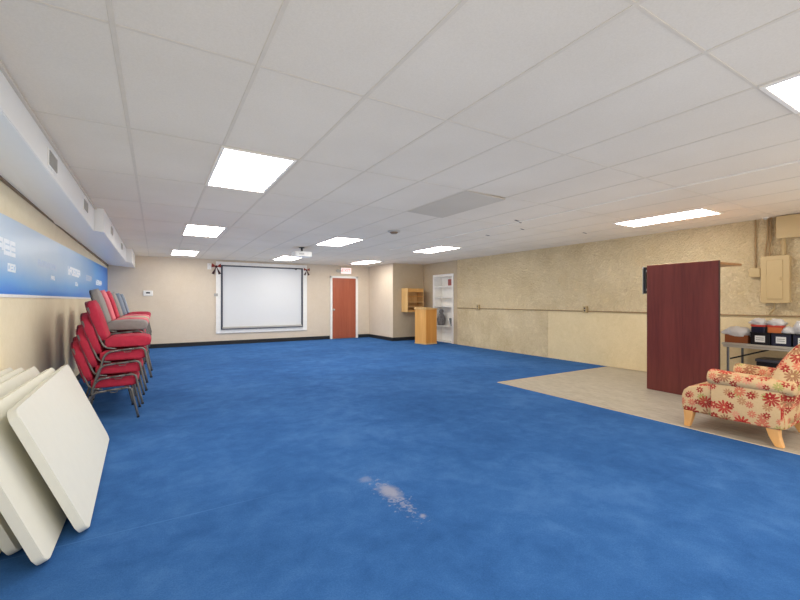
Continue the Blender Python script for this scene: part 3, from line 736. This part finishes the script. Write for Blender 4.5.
# back: reclined, rounded top
rings = []
N = 20
for i in range(13):
    t = i/12
    z = 0.20 + 0.72*t
    yf = 0.32 - 0.19*t - 0.07*t*t; yr = 0.05 - 0.15*t + 0.02*t*t
    w = 0.345 + 0.03*math.sin(PI*min(1, t*1.1))
    if t > 0.5:
        q = (t-0.5)/0.5; w *= 1 - 0.42*q**1.5 - 0.30*q**5; m = (yf+yr)/2; k = math.sqrt(max(0.04, 1-0.95*q**3)); yf = m+(yf-m)*k; yr = m+(yr-m)*k
    ring = []
    for k in range(N):
        a = 2*PI*k/N; c, s = math.cos(a), math.sin(a)
        e = 0.45
        ring.append((w*math.copysign(abs(c)**e, c), (yf+yr)/2 + (yf-yr)/2*math.copysign(abs(s)**0.65, s), z))
    rings.append(ring)
box_uv(link('backrest', loft(bmesh.new(), rings), M['flower'], r, True))
bm = mkbox(-0.335, 0.335, 0.065, 0.16, 0.15, 0.50, 0.02, 3); box_uv(link('rear_panel', bm, M['flower'], r, True))
# legs
def sq_leg(x, y, dx, dy, wt=0.042, wb=0.024, h_=0.165):
    bm = bmesh.new(); rr = []
    for t, f in ((0, 0), (0.5, 0.3), (1, 1)):
        z = h_*(1-t); w = wt + (wb-wt)*t
        rr.append([(x+dx*f+sx*w, y+dy*f+sy*w, z) for sx, sy in ((-1, -1), (1, -1), (1, 1), (-1, 1))])
    loft(bm, rr); bmesh.ops.bevel(bm, geom=bm.edges[:], offset=0.004, segments=1, affect='EDGES'); link('leg', bm, M['leg_wood'], r)
sq_leg(-0.325, 0.79, 0, 0.02); sq_leg(0.325, 0.79, 0, 0.02)
sq_leg(-0.335, 0.152, -0.01, -0.05, 0.045, 0.028); sq_leg(0.335, 0.152, 0.01, -0.05, 0.045, 0.028)

# ------------------------------------------------------------------ leaning white folding tables
PHI = math.radians(-21.9)
def leaning_table(x, y0, L, label, mat, phi=PHI, yaw=0.0, wd=0.755):
    rr = thing('folding_table', (x, y0+L/2, 0.019), label, 'table', group='white folding tables leaning on the left wall')
    rr.rotation_euler = (0, phi, yaw)
    bm = bmesh.new(); prism(bm, rrect(-L/2, L/2, 0, wd, 0.05), 'x', -0.044, 0.0, 0.006, 2)
    link('tabletop', bm, mat, rr)
    for s in (-1, 1):
        bm = bmesh.new(); y1, y2 = s*(L/2-0.10), s*(L/2-0.78)
        tube(bm, fillet([(-0.052, y1, 0.10), (-0.052, y2, 0.10), (-0.052, y2, wd-0.10), (-0.052, y1, wd-0.10)], 0.04), 0.008, 8)
        link('folded_leg', bm, M['fold_steel'], rr)
    return rr
leaning_table(-0.335, 2.73, 1.76, 'white folding table in front of the leaning row, its whole face showing', M['plastic_white'], yaw=math.radians(1.6), phi=math.radians(-22.8))
leaning_table(-0.437, 2.49, 1.80, 'white folding table second in the leaning row, its corner reaching nearest the camera', M['plastic_white'])
leaning_table(-0.575, 2.66, 1.78, 'white folding table third in the leaning row, its shaded corner resting behind the second', M['plastic_white'])
leaning_table(-0.655, 2.60, 1.80, 'white folding table fourth in the leaning row, only its upper edge showing', M['plastic_white'], phi=math.radians(-21.2))
leaning_table(-0.735, 2.62, 1.80, 'white folding table last in the leaning row, against the left wall', M['plastic_white'], phi=math.radians(-20.4))

# ------------------------------------------------------------------ stacking chairs (face +x)
CH = 0.245   # half width between side tubes
def make_chair():
    rr = empty('stacking_chair', (0, 0, 0))
    # seat: crowned cushion
    prof = [(-0.20, 0.345), (0.16, 0.345), (0.205, 0.36), (0.215, 0.40), (0.20, 0.44), (0.15, 0.458), (0.0, 0.462), (-0.14, 0.455), (-0.20, 0.435)]
    bm = bmesh.new(); prism(bm, prof, 'y', -0.222, 0.222, 0.022, 3); link('seat', bm, M['red_fabric'], rr, True)
    # backrest: rounded outline, leaned
    a = math.radians(-16.5)
    T = Matrix.Translation((-0.235, 0, 0.42)) @ Matrix.Rotation(a, 4, 'Y')
    out = [(-0.21, 0.0), (0.21, 0.0)] + [(0.225, 0.08), (0.225, 0.25)] + [(0.225*math.cos(t)**0.6, 0.25+0.18*math.sin(t)**0.9) for t in (PI/2*k/8 for k in range(1, 8))] + [(0, 0.43)] \
        + [(-0.225*math.cos(t)**0.6, 0.25+0.18*math.sin(t)**0.9) for t in (PI/2*k/8 for k in range(7, 0, -1))] + [(-0.225, 0.25), (-0.225, 0.08)]
    bm = bmesh.new(); prism(bm, out, 'x', -0.014, 0.062, 0.027, 4); xform(bm, T); bk = link('backrest', bm, M['red_fabric'], rr, True)
    out2 = [(x*1.012, z*1.008-0.002) for x, z in out]
    bm = bmesh.new(); prism(bm, out2, 'x', -0.020, -0.008, 0.003, 1); xform(bm, T); link('back_shell', bm, M['shell_red'], bk)
    r_ = 0.0115
    for s in (-1, 1):
        y = s*CH
        link('leg', tube(bmesh.new(), fillet([(0.06, y, 0.326), (0.152, y, 0.333), (0.182, y*1.005, 0.17), (0.215, y*1.01, 0.012)], 0.07), r_, 8), M['chair_steel'], rr, True)
        link('leg', tube(bmesh.new(), fillet([(-0.06, y, 0.316), (-0.195, y, 0.300), (-0.230, y, 0.15), (-0.268, y*1.01, 0.012)], 0.09), r_, 8), M['chair_steel'], rr, True)
        link('seat_rail', tube(bmesh.new(), [(0.06, y, 0.326), (-0.06, y, 0.316)], r_+0.0005, 8), M['chair_steel'], rr, True)
        link('back_post', tube(bmesh.new(), fillet([(-0.10, s*(CH-0.034), 0.330), (-0.205, s*(CH-0.034), 0.345), (-0.262, s*(CH-0.034), 0.50), (-0.345, s*(CH-0.036), 0.77)], 0.08), 0.0095, 8), M['chair_steel'], rr, True)
        link('stacking_bracket', tube(bmesh.new(), fillet([(0.03, y, 0.322), (0.03, y, 0.295), (-0.03, y, 0.292), (-0.03, y, 0.318)], 0.008, 2), 0.004, 6), M['chair_steel'], rr)
        for fx in (0.215, -0.268):
            link('foot_cap', cyl(bmesh.new(), (fx, y*1.01, 0.0), 0.0135, 0.0135, 0.016, 10), M['black'], rr)
    link('crossbar', tube(bmesh.new(), [(0.10, -CH, 0.330), (0.10, CH, 0.330)], 0.010, 8), M['chair_steel'], rr, True)
    link('crossbar', tube(bmesh.new(), [(-0.15, -CH, 0.306), (-0.15, CH, 0.306)], 0.010, 8), M['chair_steel'], rr, True)
    return rr
proto = make_chair()
used = [False]
def kids(o): return [c for c in o.children]
def copy_tree(o, parent=None):
    c = o.copy(); COL.objects.link(c)
    if parent: c.parent = parent
    for ch in kids(o): copy_tree(ch, c)
    return c
variants = {}
def recolor(rr, seat, back):
    for ch in rr.children:
        k = ch.name.split('.')[0]
        if k in ('seat', 'backrest'):
            m = M[seat if k == 'seat' else back]
            key = (k, m.name)
            if key not in variants:
                me = ch.data.copy(); me.materials[0] = m; variants[key] = me
            ch.data = variants[key]
            if k == 'backrest' and back != 'red_fabric':
                for sh in ch.children:
                    if 'shell' not in variants:
                        me = sh.data.copy(); me.materials[0] = M['shell_dark']; variants['shell'] = me
                    sh.data = variants['shell']
copies = []
ordn = ['bottom', 'second from bottom', 'third from bottom', 'fourth from bottom', 'top']
def stack(x, ynear, n, where, tops, group):
    for k in range(n):
        o = copy_tree(proto); copies.append(o)
        o.location = (x + 0.038*k + random.uniform(-0.004, 0.004), ynear + CH + random.uniform(-0.004, 0.004), 0.139*k)
        seat, back = tops if k == n-1 else ('red_fabric', 'red_fabric')
        recolor(o, seat, back)
        cs = {'red_fabric': 'red', 'pink_fabric': 'faded rose', 'grey_fabric': 'grey', 'blue_grey_fabric': 'blue-grey', 'tan_fabric': 'tan'}
        nm = cs[seat] if seat == back else cs[seat] + ' seated, ' + cs[back] + ' backed'
        pos = 'topmost' if k == n-1 else ordn[k]
        tag(o, '%s padded stacking chair, %s in %s' % (nm, pos, where), 'chair', group)
stack(-0.378, 5.20, 4, 'the nearest stack of four by the tables', ('red_fabric', 'red_fabric'), 'chairs in the nearest red stack')
stack(-0.458, 5.86, 5, 'the second stack, right behind the nearest one', ('grey_fabric', 'grey_fabric'), 'chairs in the second stack')
stack(-0.458, 6.55, 5, 'the third stack from the camera', ('pink_fabric', 'pink_fabric'), 'chairs in the third stack')
stack(-0.458, 7.25, 5, 'the fourth stack from the camera', ('tan_fabric', 'red_fabric'), 'chairs in the fourth stack')
stack(-0.458, 8.05, 5, 'the fifth stack from the camera', ('pink_fabric', 'grey_fabric'), 'chairs in the fifth stack')
stack(-0.458, 9.15, 5, 'the next-to-last stack', ('red_fabric', 'blue_grey_fabric'), 'chairs in the sixth stack')
stack(-0.458, 10.2, 5, 'the farthest stack', ('red_fabric', 'blue_grey_fabric'), 'chairs in the farthest stack')
for ch in list(proto.children_recursive): bpy.data.objects.remove(ch)
bpy.data.objects.remove(proto)
# give the copies clean names
for o in copies: o.name = 'stacking_chair'

# ------------------------------------------------------------------ camera, world, output look
F, YAW, EYE = 404.2, 0.5430, 1.26
cam = bpy.data.cameras.new('camera'); co = bpy.data.objects.new('camera', cam); COL.objects.link(co)
cam.sensor_fit = 'HORIZONTAL'; cam.sensor_width = 36.0; cam.lens = F/800*36.0
cam.shift_y = 0.5/800; cam.clip_start = 0.02; cam.clip_end = 100
co.location = (0, 0, EYE); co.rotation_euler = (PI/2, 0, -YAW)
SC.camera = co
w = bpy.data.worlds.new('world'); SC.world = w; w.use_nodes = True
w.node_tree.nodes['Background'].inputs[0].default_value = (1.0, 0.955, 0.90, 1)
w.node_tree.nodes['Background'].inputs[1].default_value = 1.2
SC.view_settings.view_transform = 'Standard'; SC.view_settings.look = 'None'
SC.view_settings.exposure = 0.14; SC.view_settings.gamma = 1.0
SC.cycles.use_denoising = True
SC.cycles.use_fast_gi = True; SC.cycles.fast_gi_method = 'ADD'
w.light_settings.ao_factor = 0.33; w.light_settings.distance = 2.2
SC.cycles.max_bounces = 10; SC.cycles.diffuse_bounces = 8
SC.cycles.sample_clamp_indirect = 8.0
